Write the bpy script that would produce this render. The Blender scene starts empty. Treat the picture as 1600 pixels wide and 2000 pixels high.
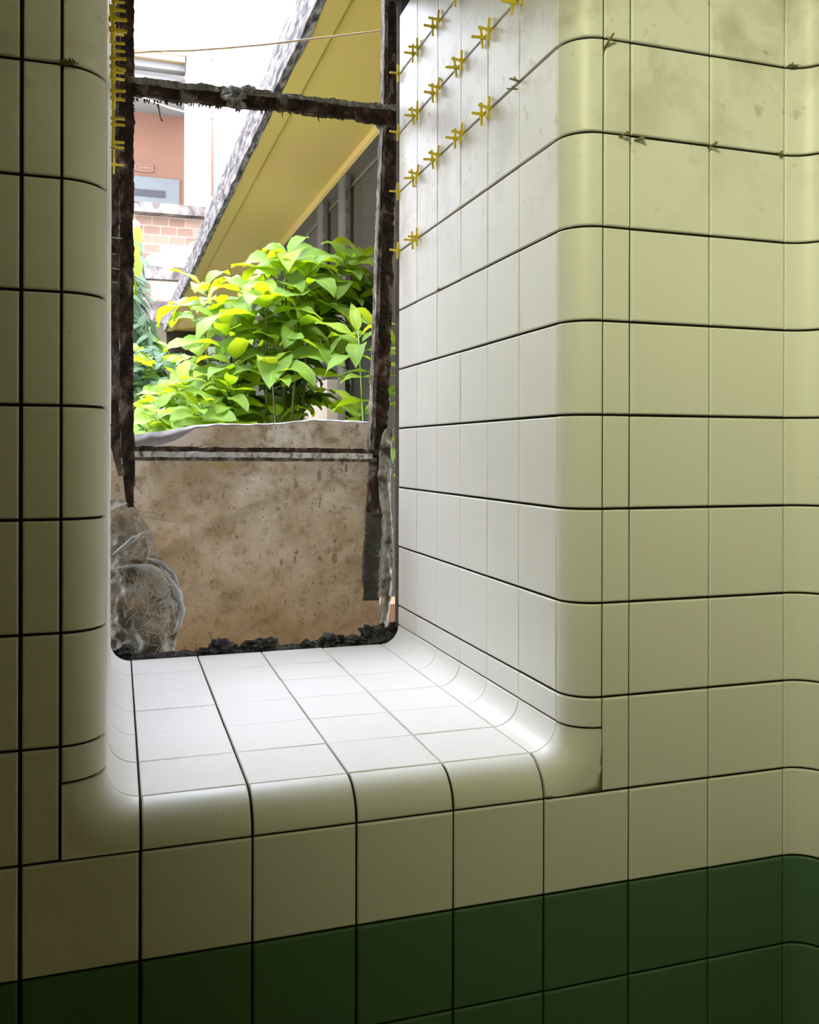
import bpy, bmesh, math, random
from mathutils import Vector, Matrix, noise
R = random.Random(7)
T = 0.15            # one tile pitch in metres; everything below is laid out in tile units
Z0 = 0.96           # height of the joint under the window corner tiles above the floor
scene = bpy.context.scene
C = scene.collection

def W(x, y, z):
    return Vector((x*T, y*T, z*T + Z0))

# ------------------------------------------------------------------ camera
CX, CY, CZ, YAW, PIT, ROL, F = 0.7912, -8.816, 3.5992, 0.3268, 0.0006, 0.0024, 1826.3
PX, PY = 848.2, 882.0
fw = Vector((math.sin(YAW)*math.cos(PIT), math.cos(YAW)*math.cos(PIT), math.sin(PIT)))
rt0 = Vector((math.cos(YAW), -math.sin(YAW), 0)); up0 = rt0.cross(fw)
rt = rt0*math.cos(ROL) + up0*math.sin(ROL); up = -rt0*math.sin(ROL) + up0*math.cos(ROL)
cam = bpy.data.cameras.new('camera'); co = bpy.data.objects.new('camera', cam); C.objects.link(co)
cam.sensor_fit = 'VERTICAL'; cam.sensor_height = 36; cam.lens = F/2000*36
cam.shift_x = -(PX-800)/2000; cam.shift_y = (PY-1000)/2000
cam.clip_start = 0.02; cam.clip_end = 200
m = Matrix((rt, up, -fw)).transposed().to_4x4(); m.translation = W(CX, CY, CZ); co.matrix_world = m
scene.camera = co

def ray(px, py):
    return (fw*F + rt*(px-PX) + up*(PY-py))
def at(px, py, Y):
    d = ray(px, py); t = (Y-CY)/d.y; return Vector((CX+d.x*t, Y, CZ+d.z*t))
def atx(px, py, X):
    d = ray(px, py); t = (X-CX)/d.x; return Vector((X, CY+d.y*t, CZ+d.z*t))
def atz(px, py, Z):
    d = ray(px, py); t = (Z-CZ)/d.z; return Vector((CX+d.x*t, CY+d.y*t, Z))

# ------------------------------------------------------------------ light and exposure
vs = scene.view_settings
vs.view_transform = 'Standard'; vs.look = 'None'; vs.exposure = 0.0; vs.gamma = 1; vs.use_curve_mapping = False
world = bpy.data.worlds.new('overcast_sky'); scene.world = world; world.use_nodes = True
bg = world.node_tree.nodes['Background']; bg.inputs[0].default_value = (0.80, 0.85, 1.0, 1); bg.inputs[1].default_value = 23.5
def light(name, kind, loc, target, energy, color, **kw):
    l = bpy.data.lights.new(name, kind); o = bpy.data.objects.new(name, l); C.objects.link(o)
    l.energy = energy; l.color = color
    for k, v in kw.items(): setattr(l, k, v)
    o.location = loc; o.rotation_euler = (Vector(target)-Vector(loc)).to_track_quat('-Z', 'Y').to_euler()
    return o
SUN_DIR = Vector((0.35, 0.62, -0.9))
light('sun', 'SUN', (0, 0, 8), Vector((0, 0, 8))+SUN_DIR, 3.0, (1.0, 0.95, 0.86), angle=0.03)
light('room_lamp', 'AREA', W(-2.0, -9.6, 12.3), W(11.0, 0, 4.8), 6.4, (1.0, 1.03, 0.60), shape='DISK', size=0.35, spread=math.radians(76))
light('fill_light', 'AREA', W(4.0, -18.0, 4), W(5.5, 0, 3), 0.75, (1.0, 0.86, 0.16), shape='RECTANGLE', size=1.2, size_y=1.6)  # added yellow fill for the wall; no doorway is built behind it

# ------------------------------------------------------------------ materials
def new_mat(name):
    m_ = bpy.data.materials.new(name); m_.use_nodes = True
    nt = m_.node_tree; return m_, nt, nt.nodes['Principled BSDF']
def simple(name, col, rough=0.6, metal=0.0, bump=0.0, bscale=60, var=0.0, vscale=8.0, col2=None, spec=0.5):
    m_, nt, b = new_mat(name)
    b.inputs['Roughness'].default_value = rough; b.inputs['Metallic'].default_value = metal
    b.inputs['Specular IOR Level'].default_value = spec
    geo = nt.nodes.new('ShaderNodeNewGeometry')
    b.inputs['Base Color'].default_value = (*col, 1)
    if col2 is not None:
        n = nt.nodes.new('ShaderNodeTexNoise'); n.inputs['Scale'].default_value = vscale; n.inputs['Detail'].default_value = 8
        r = nt.nodes.new('ShaderNodeValToRGB'); r.color_ramp.elements[0].position = 0.5-var; r.color_ramp.elements[1].position = 0.5+var
        r.color_ramp.elements[0].color = (*col, 1); r.color_ramp.elements[1].color = (*col2, 1)
        nt.links.new(geo.outputs['Position'], n.inputs['Vector']); nt.links.new(n.outputs[0], r.inputs[0]); nt.links.new(r.outputs[0], b.inputs['Base Color'])
    if bump:
        n = nt.nodes.new('ShaderNodeTexNoise'); n.inputs['Scale'].default_value = bscale; n.inputs['Detail'].default_value = 6
        bp = nt.nodes.new('ShaderNodeBump'); bp.inputs['Strength'].default_value = bump; bp.inputs['Distance'].default_value = 0.004
        nt.links.new(geo.outputs['Position'], n.inputs['Vector']); nt.links.new(n.outputs[0], bp.inputs['Height']); nt.links.new(bp.outputs[0], b.inputs['Normal'])
    return m_

def mix_col(nt, fac, a, b):
    n = nt.nodes.new('ShaderNodeMix'); n.data_type = 'RGBA'
    for sock, v in ((n.inputs[0], fac), (n.inputs[6], a), (n.inputs[7], b)):
        if isinstance(v, bpy.types.NodeSocket): nt.links.new(v, sock)
        elif isinstance(v, (int, float)): sock.default_value = v
        else: sock.default_value = (*v, 1)
    return n.outputs[2]
def noise_n(nt, vec, scale, detail=6, rough=0.55, dist=0.0):
    n = nt.nodes.new('ShaderNodeTexNoise'); n.inputs['Scale'].default_value = scale; n.inputs['Detail'].default_value = detail
    n.inputs['Roughness'].default_value = rough; n.inputs['Distortion'].default_value = dist
    nt.links.new(vec, n.inputs['Vector']); return n.outputs[0]
def ramp(nt, fac, stops):
    r = nt.nodes.new('ShaderNodeValToRGB'); e = r.color_ramp.elements
    e[0].position, e[1].position = stops[0][0], stops[-1][0]
    for p, c in stops[1:-1]: e.new(p)
    for el, (p, c) in zip(sorted(e, key=lambda q: q.position), stops):
        el.color = (*c, 1) if isinstance(c, tuple) else (c, c, c, 1)
    nt.links.new(fac, r.inputs[0]); return r.outputs[0]
def mathn(nt, op, a, b=0.0):
    n = nt.nodes.new('ShaderNodeMath'); n.operation = op
    for s, v in ((n.inputs[0], a), (n.inputs[1], b)):
        if isinstance(v, bpy.types.NodeSocket): nt.links.new(v, s)
        else: s.default_value = v
    return n.outputs[0]
def mapping(nt, scale):
    g = nt.nodes.new('ShaderNodeNewGeometry'); mp = nt.nodes.new('ShaderNodeMapping'); mp.inputs['Scale'].default_value = scale
    nt.links.new(g.outputs['Position'], mp.inputs['Vector']); return mp.outputs[0], g

def tile_mat(name, col, dirt=True):
    m_, nt, b = new_mat(name)
    v, g = mapping(nt, (1, 1, 1))
    base = mix_col(nt, noise_n(nt, v, 3.0, 2), tuple(c*0.97 for c in col), tuple(min(1, c*1.03) for c in col))
    if dirt:
        sep = nt.nodes.new('ShaderNodeSeparateXYZ'); nt.links.new(g.outputs['Position'], sep.inputs[0])
        # cement smudges left on the upper, last-laid courses
        hi = nt.nodes.new('ShaderNodeMapRange'); nt.links.new(sep.outputs[2], hi.inputs[0])
        hi.inputs[1].default_value = Z0+5.6*T; hi.inputs[2].default_value = Z0+8.2*T
        sm = ramp(nt, noise_n(nt, v, 9, 4, 0.6, 0.4), [(0.46, 0.0), (0.70, 0.55)])
        sp = ramp(nt, noise_n(nt, v, 30, 5, 0.6), [(0.60, 0.0), (0.70, 0.7)])
        f = mathn(nt, 'MULTIPLY', mathn(nt, 'MAXIMUM', sm, sp), hi.outputs[0])
        base = mix_col(nt, f, base, (0.36, 0.31, 0.20))
        vt = ramp(nt, noise_n(nt, v, 110, 2, 0.5), [(0.765, 0.0), (0.79, 0.6)])
        base = mix_col(nt, vt, base, (0.25, 0.22, 0.16))
    nt.links.new(base, b.inputs['Base Color'])
    b.inputs['Roughness'].default_value = 0.42; b.inputs['Specular IOR Level'].default_value = 0.35
    bp = nt.nodes.new('ShaderNodeBump'); bp.inputs['Strength'].default_value = 0.06; bp.inputs['Distance'].default_value = 0.003
    nt.links.new(noise_n(nt, v, 14, 2), bp.inputs['Height']); nt.links.new(bp.outputs[0], b.inputs['Normal'])
    return m_
M_TILE = tile_mat('white_glazed_tile', (0.79, 0.775, 0.74))
M_GREEN = tile_mat('dark_green_tile', (0.09, 0.18, 0.095), False)
M_JOINT = simple('open_dark_joint', (0.022, 0.02, 0.012), 0.95, spec=0.1)
M_PLASTER = simple('ochre_plaster', (0.42, 0.36, 0.13), 0.9)
M_DARKWALL = simple('dark_old_masonry', (0.035, 0.028, 0.02), 0.95, bump=0.8, bscale=40, var=0.2, vscale=25, col2=(0.10, 0.08, 0.06))  # old masonry in a mottled near-black

def rust_mat(name, cols, scale=30, st=(1, 1, 0.6)):
    m_, nt, b = new_mat(name); v, g = mapping(nt, st)
    c = ramp(nt, noise_n(nt, v, scale, 8, 0.65, 0.6), [(0.36, cols[0]), (0.47, cols[1]), (0.56, cols[2]), (0.64, cols[3])])
    nt.links.new(c, b.inputs['Base Color']); b.inputs['Roughness'].default_value = 0.85; b.inputs['Specular IOR Level'].default_value = 0.25
    bp = nt.nodes.new('ShaderNodeBump'); bp.inputs['Strength'].default_value = 0.8; bp.inputs['Distance'].default_value = 0.004
    nt.links.new(noise_n(nt, v, 70, 8, 0.7), bp.inputs['Height']); nt.links.new(bp.outputs[0], b.inputs['Normal'])
    return m_
M_RUST = rust_mat('rusted_steel', [(0.012, 0.009, 0.007), (0.035, 0.022, 0.015), (0.085, 0.045, 0.03), (0.22, 0.19, 0.16)])
M_FLAKE = rust_mat('flaking_painted_steel', [(0.03, 0.02, 0.014), (0.10, 0.075, 0.055), (0.20, 0.17, 0.14), (0.34, 0.31, 0.27)], 36)
M_PAINT = rust_mat('white_paint_remains', [(0.10, 0.07, 0.05), (0.55, 0.51, 0.48), (0.68, 0.65, 0.63), (0.72, 0.7, 0.68)], 45)
M_MORTAR = rust_mat('dry_cement', [(0.10, 0.09, 0.075), (0.20, 0.19, 0.155), (0.30, 0.28, 0.24), (0.40, 0.38, 0.34)], 50)
M_RUBBLE = rust_mat('black_rubble', [(0.012, 0.012, 0.011), (0.03, 0.03, 0.028), (0.055, 0.055, 0.05), (0.13, 0.12, 0.11)], 60)

# ------------------------------------------------------------------ helpers
def link(name, bm, mats, parent=None, smooth=True):
    me = bpy.data.meshes.new(name); bm.to_mesh(me); bm.free()
    if smooth:
        for p in me.polygons: p.use_smooth = True
    if not isinstance(mats, (list, tuple)): mats = [mats]
    for mm in mats: me.materials.append(mm)
    o = bpy.data.objects.new(name, me); C.objects.link(o)
    if parent: o.parent = parent
    return o
def tag(o, label, cat, group=None, kind=None):
    o['label'] = label; o['category'] = cat
    if group: o['group'] = group
    if kind: o['kind'] = kind
    return o
def struct(o): o['kind'] = 'structure'; return o
def thing(name, label, cat, group=None):
    o = bpy.data.objects.new(name, None); C.objects.link(o); o.empty_display_size = 0.02
    return tag(o, label, cat, group)
def boxc(bm, a, b, mi=0):
    vs_ = [bm.verts.new(W(x, y, z)) for x in (a[0], b[0]) for y in (a[1], b[1]) for z in (a[2], b[2])]
    for f in ((0, 1, 3, 2), (4, 6, 7, 5), (0, 4, 5, 1), (2, 3, 7, 6), (0, 2, 6, 4), (1, 5, 7, 3)):
        fc = bm.faces.new([vs_[i] for i in f]); fc.material_index = mi
def box_obj(name, a, b, mat, parent=None, bevel=0.0):
    bm = bmesh.new(); boxc(bm, a, b)
    bmesh.ops.recalc_face_normals(bm, faces=bm.faces)
    if bevel: bmesh.ops.bevel(bm, geom=bm.edges[:], offset=bevel*T, segments=2, affect='EDGES')
    return link(name, bm, mat, parent, smooth=False)
def tube(bm, pts, rad, seg=6, mi=0, flat=1.0):
    pts = [Vector(p) for p in pts]; rings = []
    for i, p in enumerate(pts):
        d = (pts[min(i+1, len(pts)-1)]-pts[max(i-1, 0)]).normalized()
        a = d.orthogonal().normalized() if i == 0 else (a - d*a.dot(d)).normalized()
        b_ = d.cross(a); r = rad[i] if isinstance(rad, (list, tuple)) else rad
        rings.append([bm.verts.new(W(*(p+a*math.cos(2*math.pi*k/seg)*r+b_*math.sin(2*math.pi*k/seg)*r*flat))) for k in range(seg)])
    for r0, r1 in zip(rings, rings[1:]):
        for k in range(seg):
            f = bm.faces.new((r0[k], r0[(k+1) % seg], r1[(k+1) % seg], r1[k])); f.material_index = mi
    for r_ in (rings[0][::-1], rings[-1]):
        if seg > 2: bm.faces.new(r_).material_index = mi
def nz(p, s, seed=0):
    return noise.noise(Vector(p)*s+Vector((seed*7.3, seed*3.1, seed*1.7)))

# ------------------------------------------------------------------ tiled surfaces (real tiles over recessed joints)
B, CV = 0.372, 0.303          # radius of the bullnose edge and of the inner cove
CR = B+CV                     # size of the square corner piece
LX, RX = 1-CV, 5+CV           # faces of the window reveal
DEP = B+6                     # reveal end
HE = math.pi/2
def patch(bm, fn, u0, u1, v0, v1, ju=0.024, jv=0.026, nu=1, nv=1, mi=0, tilt=0.003, e=0.02):
    a, b_, c, d = u0+ju/2, u1-ju/2, v0+jv/2, v1-jv/2
    lift = R.uniform(-0.003, 0.002); tu, tv = R.uniform(-tilt, tilt), R.uniform(-tilt, tilt)
    def axis(lo, hi, n):
        ee = min(e, (hi-lo)*0.2)
        inner = [lo+ee+(hi-lo-2*ee)*i/n for i in range(n+1)]
        return [lo, lo, lo+ee*0.3, lo+ee*.8]+inner+[hi-ee*.8, hi-ee*0.3, hi, hi], [-0.06, -0.014, -0.005, 0.0]+[0.0]*(n+1)+[0.0, -0.005, -0.014, -0.06]
    us, hu = axis(a, b_, nu); vs_, hv = axis(c, d, nv)
    g = []
    for i, u in enumerate(us):
        row = []
        for j, v in enumerate(vs_):
            p, n = fn(u, v)
            h = min(hu[i], hv[j])+lift+tu*((u-a)/(b_-a)-.5)*2+tv*((v-c)/(d-c)-.5)*2
            row.append(bm.verts.new(W(*(Vector(p)+Vector(n)*h))))
        g.append(row)
    for i in range(len(us)-1):
        for j in range(len(vs_)-1):
            f = bm.faces.new((g[i][j], g[i+1][j], g[i+1][j+1], g[i][j+1])); f.material_index = mi
def sheet(bm, fn, u0, u1, v0, v1, nu, nv, mi, off=-0.035):
    g = []
    for i in range(nu+1):
        row = []
        for j in range(nv+1):
            p, n = fn(u0+(u1-u0)*i/nu, v0+(v1-v0)*j/nv); row.append(bm.verts.new(W(*(Vector(p)+Vector(n)*off))))
        g.append(row)
    for i in range(nu):
        for j in range(nv):
            bm.faces.new((g[i][j], g[i+1][j], g[i+1][j+1], g[i][j+1])).material_index = mi
TM = [M_TILE, M_JOINT, M_GREEN]
ZT, ZB = 13, -6
front = lambda u, v: ((u, 0, v), (0, -1, 0))
# wall with window opening
bm = bmesh.new()
def jw(x): return 0.036 if x <= 0.5 else (0.016 if x >= 6.5 else 0.022)
for k in range(-6, 8):
    for z in range(ZB, ZT):
        mi = 2 if z < -1 else 0
        if z >= 0 and 0 <= k <= 5:
            if k == 0: patch(bm, front, 0, 1-CR, z, z+1, 0.030)
            if k == 5: patch(bm, front, 5+CR, 6, z, z+1, 0.022)
            continue
        patch(bm, front, k, k+1, z, z+1, jw(k), mi=mi, jv=0.022 if z < -1 else 0.029)
for u0, u1, v0, v1 in ((-6, 1-CR+.0, 0, ZT), (5+CR, 8, 0, ZT), (-6, 8, ZB, 0)):
    sheet(bm, front, u0, u1, v0, v1, 1, 1, 1)
struct(link('wall_front', bm, TM))
# bullnose pieces around the window: left, right (vertical) and front edge of the sill
def bullR(u, v):
    a = u/B; return ((5+CR-B*math.sin(a), B-B*math.cos(a), v), (-math.sin(a), -math.cos(a), 0))
def bullL(u, v):
    a = u/B; return ((1-CR+B*math.sin(a), B-B*math.cos(a), v), (math.sin(a), -math.cos(a), 0))
def bullS(u, v):
    a = v/B; return ((u, B-B*math.cos(a), B*math.sin(a)), (0, -math.cos(a), math.sin(a)))
Q = B*HE
for nm, fn in (('trim_1', bullR), ('trim_2', bullL)):
    bm = bmesh.new(); zs = [CR, 1]+list(range(2, ZT+1))
    for z0, z1 in zip(zs, zs[1:]):
        patch(bm, fn, 0, Q, z0, z1, 0.022, 0.026, nu=10, mi=0, tilt=0.001)
    sheet(bm, fn, 0, Q, CR, ZT, 8, 1, 1)
    # corner piece: bullnose swept round the cove, completed to a square
    cx, sg = (5, 1) if fn is bullR else (1, -1)
    def corner(ph, th, out=0.0):
        rho = CV+B*(1-math.sin(ph)); y = B-B*math.cos(ph)
        d = Vector((sg*math.cos(th), 0, -math.sin(th)))
        p = Vector((cx, 0, CR))+d*rho+Vector((0, y, 0)); n = (-d*math.sin(ph)+Vector((0, -math.cos(ph), 0)))
        return p+n*out
    j = 0.012
    def clampj(p, e=0.0):
        # keep the joints round the square free
        p = p.copy()
        x = (p.x-cx)*sg; x = min(max(x, j), CR-j); p.x = cx+sg*x
        p.z = max(min(p.z, CR-j), j); return p
    for off, mi_, sk in ((0, 0, True), (-0.05, 1, False)):
        N1, N2 = 12, 14; g = []
        for i in range(-4, N1+1):
            row = []
            for q in range(N2+1):
                th = HE*q/N2
                if i >= 0:
                    p = corner(HE*i/N1, th, off)
                    if i == N1 and sk: p = p+Vector((0, -j*0.9, 0))
                else:
                    d = Vector((sg*math.cos(th), 0, -math.sin(th))); s_ = 1/max(abs(math.cos(th)), abs(math.sin(th)))
                    fr = {-1: .5, -2: .95, -3: 1, -4: 1}[i]
                    p = Vector((cx, 0, CR))+d*(CR*(1+(s_-1)*fr)); p.y = -off
                    if i == -4: p.y += 0.06 if sk else 0
                if sk: p = clampj(p)
                row.append(bm.verts.new(W(*p)))
            g.append(row)
        if sk:
            row = []
            for q in range(N2+1):
                p = clampj(corner(HE, HE*q/N2, -0.05)); row.append(bm.verts.new(W(*(p+Vector((0, -j*0.9, 0))))))
            g.append(row)
        for i in range(len(g)-1):
            for q in range(N2):
                cs = (g[i][q], g[i+1][q], g[i+1][q+1], g[i][q+1])
                if sk and i in (0, len(g)-2): cs = [bm.verts.new(v_.co) for v_ in cs]
                bm.faces.new(cs).material_index = mi_
        if sk:
            for q in (0, N2):   # skirts along the two straight side joints
                for i in range(len(g)-1):
                    a_, b2 = g[i][q], g[i+1][q]
                    va = [bm.verts.new(a_.co), bm.verts.new(b2.co)]
                    nv_ = []
                    for vtx, ii in ((b2, i+1), (a_, i)):
                        ph = HE*max(0, min(ii-4, N1))/N1
                        th = HE*q/N2; d = Vector((sg*math.cos(th), 0, -math.sin(th)))
                        n = (-d*math.sin(ph)+Vector((0, -math.cos(ph), 0)))
                        nv_.append(bm.verts.new(vtx.co-n*0.05*T))
                    bm.faces.new(va+nv_).material_index = 0
    bmesh.ops.recalc_face_normals(bm, faces=bm.faces)
    struct(link(nm, bm, TM))
bm = bmesh.new()
for k in range(1, 5): patch(bm, bullS, k, k+1, 0, Q, 0.028, 0.016, nv=10, tilt=0.001)
sheet(bm, bullS, 1, 5, 0, Q, 1, 8, 1)
struct(link('trim_3', bm, TM))
# sill, coves and reveals
sill = lambda u, v: ((u, v, B), (0, 0, 1))
def coveR(u, v):
    a = u/CV; return ((5+CV*math.sin(a), v, CR-CV*math.cos(a)), (-math.sin(a), 0, math.cos(a)))
def coveL(u, v):
    a = u/CV; return ((1-CV*math.sin(a), v, CR-CV*math.cos(a)), (math.sin(a), 0, math.cos(a)))
revR = lambda u, v: ((RX, u, v), (-1, 0, 0))
revL = lambda u, v: ((LX, u, v), (1, 0, 0))
QC = CV*HE
bm = bmesh.new()
for i in range(6):
    y0, y1 = B+i, B+i+1
    for k in range(1, 5): patch(bm, sill, k, k+1, y0, y1, 0.016 if k > 2 else 0.022, 0.010, tilt=0.002, e=0.012)
    patch(bm, coveR, 0, QC, y0, y1, 0.012, 0.009, nu=8, tilt=0.001, e=0.01)
    patch(bm, coveL, 0, QC, y0, y1, 0.016, 0.009, nu=8, tilt=0.001, e=0.01)
sheet(bm, sill, 1, 5, B, DEP, 1, 1, 1)
for fn in (coveR, coveL): sheet(bm, fn, 0, QC, B, DEP, 8, 1, 1)
struct(link('trim_4', bm, TM))
for nm, fn in (('wall_window_right', revR), ('wall_window_left', revL)):
    bm = bmesh.new(); zs = [CR]+list(range(1, 12))
    for z0, z1 in zip(zs, zs[1:]):
        for i in range(6): patch(bm, fn, B+i, B+i+1, z0, z1, 0.009, 0.030, tilt=0.002, e=0.012)
    sheet(bm, fn, B, DEP, CR, 11.42, 1, 1, 1)
    struct(link(nm, bm, TM))
# concave corner and side wall at the right
RC = 0.36
def coveW(u, v):
    a = u/RC; return ((8+RC*math.sin(a), -RC+RC*math.cos(a), v), (-math.sin(a), -math.cos(a), 0))
side = lambda u, v: ((8+RC, -u, v), (-1, 0, 0))
bm = bmesh.new()
for z in range(ZB, ZT):
    mi = 2 if z < -1 else 0
    patch(bm, coveW, 0, RC*HE, z, z+1, 0.014, 0.024, nu=8, mi=mi, tilt=0.001)
    for k in range(12): patch(bm, side, RC+k, RC+k+1, z, z+1, 0.016, 0.024, mi=mi)
sheet(bm, coveW, 0, RC*HE, ZB, ZT, 8, 1, 1); sheet(bm, side, RC, RC+12, ZB, ZT, 1, 1, 1)
struct(link('wall_right', bm, TM))
# solid masonry behind the tiles and the rest of the room shell
OUT = DEP+0.40
bm = bmesh.new()
boxc(bm, (-7, 0.1, -10), (1-CR-.0, B+.1, 17)); boxc(bm, (-7, B+.1, -10), (LX-0.06, OUT, 17))
bmesh.ops.recalc_face_normals(bm, faces=bm.faces); struct(link('wall_masonry_left', bm, M_DARKWALL, smooth=False))
bm = bmesh.new()
boxc(bm, (5+CR, 0.1, -10), (12, B+.1, 17)); boxc(bm, (RX+0.06, B+.1, -10), (12, OUT, 17))
bmesh.ops.recalc_face_normals(bm, faces=bm.faces); struct(link('wall_masonry_right', bm, M_DARKWALL, smooth=False))
bm = bmesh.new()
boxc(bm, (1-CR, 0.1, -10), (5+CR, B+.1, -0.06)); boxc(bm, (LX-.06, B+.1, -10), (RX+.06, OUT, B-0.08))
bmesh.ops.recalc_face_normals(bm, faces=bm.faces); struct(link('wall_masonry_below', bm, M_DARKWALL, smooth=False))
struct(box_obj('wall_masonry_above', (LX-.05, B+.1, 11.42), (RX+.3, OUT, 17), M_DARKWALL))
struct(box_obj('wall_lintel', (1-CR, 0.1, 11.42+B), (5+CR, B+.1, 17), M_DARKWALL))
struct(box_obj('wall_left', (-6.6, -22, -6.4), (-6.0, 0.1, 17), M_PLASTER))
struct(box_obj('wall_back', (-6.6, -22.6, -6.4), (12, -22, 17), M_PLASTER))
struct(box_obj('wall_side', (8+RC+.1, -22, -6.4), (12, 0.1, 17), M_PLASTER))
struct(box_obj('ceiling', (-6.6, -22.6, 17), (12, OUT, 17.6), M_PLASTER))
struct(box_obj('floor', (-6.6, -22.6, -6.9), (12, 0.1, -6.4), M_PLASTER))

# ------------------------------------------------------------------ rough steel window frame
def rough_bar(bm, P, wd, dp, amp=0.012, mi=0, seed=0, step=0.035):
    """P: centre points; wd: half width per point (in the window plane); dp: half depth."""
    pts = []; wl = wd if isinstance(wd, (list, tuple)) else [wd]*len(P)
    for (a, b_), (w0, w1) in zip(zip(P, P[1:]), zip(wl, wl[1:])):
        n = max(2, int((b_-a).length/step))
        for i in range(n): pts.append((a.lerp(b_, i/n), w0+(w1-w0)*i/n))
    pts.append((P[-1], wl[-1]))
    rings = []
    prof = [(-1, -1), (-.33, -1), (.33, -1), (1, -1), (1, 0), (1, 1), (.33, 1), (-.33, 1), (-1, 1), (-1, 0)]
    for i, (p, w) in enumerate(pts):
        d = (pts[min(i+1, len(pts)-1)][0]-pts[max(i-1, 0)][0]).normalized()
        s = d.cross(Vector((0, 1, 0))).normalized()
        ring = []
        for a, b_ in prof:
            q = p+s*a*w+Vector((0, b_*dp, 0))
            nn = nz(q, 4, seed)*amp*.7+nz(q, 13, seed+1)*amp*.5+nz(q, 31, seed+2)*amp*.4
            q = q+s*a*nn+Vector((0, b_*nn, 0)); ring.append(bm.verts.new(W(*q)))
        rings.append(ring)
    for r0, r1 in zip(rings, rings[1:]):
        for k in range(10): bm.faces.new((r0[k], r0[(k+1) % 10], r1[(k+1) % 10], r1[k])).material_index = mi
    bm.faces.new(rings[0][::-1]).material_index = mi; bm.faces.new(rings[-1]).material_index = mi
YF = DEP+0.62
M_GREYP = rust_mat('grey_green_paint', [(0.015, 0.012, 0.01), (0.055, 0.052, 0.042), (0.065, 0.063, 0.052), (0.09, 0.085, 0.07)], 20)
frame = thing('window_1', 'rusted steel window frame with flaking paint standing in the tiled opening', 'window'); frame['kind'] = 'structure'
def bar(name, pts, wpx, dp, mat, Y=YF, amp=0.012, seed=0, parent=frame):
    bm = bmesh.new(); rough_bar(bm, [at(x, y, Y) for x, y in pts], [w/114.0 for w in wpx] if isinstance(wpx, list) else wpx/114.0, dp, amp, 0, seed)
    bmesh.ops.recalc_face_normals(bm, faces=bm.faces)
    return link(name, bm, mat, parent, smooth=False)
bar('left_post', [(248, -20), (248, 160), (247, 400), (247, 640), (248, 860), (250, 900), (254, 990)], [12, 12, 12, 12, 12, 11, 6], 0.10, M_RUST, amp=0.03, seed=1)
bar('left_flange', [(226, -20), (226, 600), (228, 860), (240, 930)], [12, 12, 12, 8], 0.03, M_FLAKE, Y=YF+0.14, amp=0.02, seed=2)
bar('right_post', [(764, -20), (762, 200), (756, 380), (748, 620), (741, 820), (735, 900), (730, 1010)], [15, 15, 16, 17, 16, 14, 15], 0.05, M_RUST, Y=YF+0.1, amp=0.03, seed=3)
bar('right_post_flange', [(752, -20), (750, 200), (743, 380), (734, 620), (727, 820), (722, 890)], 4, 0.12, M_FLAKE, Y=YF+0.05, amp=0.015, seed=4)
bar('right_post_foot', [(731, 1000), (727, 1060), (724, 1120), (723, 1172)], [15, 16, 16, 14], 0.05, M_GREYP, Y=YF+0.1, amp=0.05, seed=13)
bar('transom', [(240, 172), (330, 184), (440, 196), (560, 207), (690, 222), (776, 236)], [12, 11, 11, 11, 12, 14], 0.06, M_RUST, Y=YF-0.03, amp=0.03, seed=5)
bar('transom_lip', [(255, 160), (330, 170), (440, 180), (560, 192), (690, 208), (776, 215)], [5, 5, 5, 4, 4, 4], 0.14, M_MORTAR, Y=YF, amp=0.035, seed=6)
bar('lower_rail', [(255, 877), (420, 879), (560, 880), (735, 883)], 5.5, 0.12, M_RUST, Y=YF, amp=0.02, seed=7)
bar('lower_rail_face', [(263, 887), (420, 888), (560, 889), (726, 891)], 5.0, 0.06, M_PAINT, Y=YF-0.1, amp=0.015, seed=8)
bar('lower_rail_edge', [(255, 895), (420, 896), (560, 897), (735, 898)], 4.0, 0.05, M_FLAKE, Y=YF-0.06, amp=0.012, seed=9)
bar('gusset', [(734, 238), (742, 252), (747, 268)], [5, 4, 1], 0.02, M_PAINT, Y=YF+0.2, amp=0.004, seed=10)

def lump(name, c, size, mat, seed, label=None, cat=None, group=None, amp=0.45, parent=None, sub=4):
    bm = bmesh.new(); bmesh.ops.create_icosphere(bm, subdivisions=sub, radius=1)
    for v in bm.verts:
        d = v.co.copy(); k = 1+amp*nz(d, 1.6, seed)+amp*.6*nz(d, 4, seed)+amp*.35*nz(d, 10, seed)
        q = Vector((d.x*size[0], d.y*size[1], d.z*size[2]))*k+Vector(c); v.co = W(*q)
    o = link(name, bm, mat, parent, smooth=False)
    if label: tag(o, label, cat, group)
    return o
c = at(457, 190, YF-0.1)
lump('mortar_lump', c, (0.20, 0.13, 0.14), M_MORTAR, 3, 'large grey cement lump sagging over the upper frame bar', 'mortar lump', amp=0.7)
lump('mortar_lump', at(484, 176, YF), (0.11, 0.10, 0.07), M_MORTAR, 5, 'small grey cement crumb on top of the upper frame bar', 'mortar lump', amp=0.7)
lump('mortar_lump', at(466, 207, YF-0.08), (0.05, 0.05, 0.10), M_MORTAR, 6, 'pointed grey cement drip hanging beneath the upper frame bar', 'mortar lump', amp=0.6)
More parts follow.
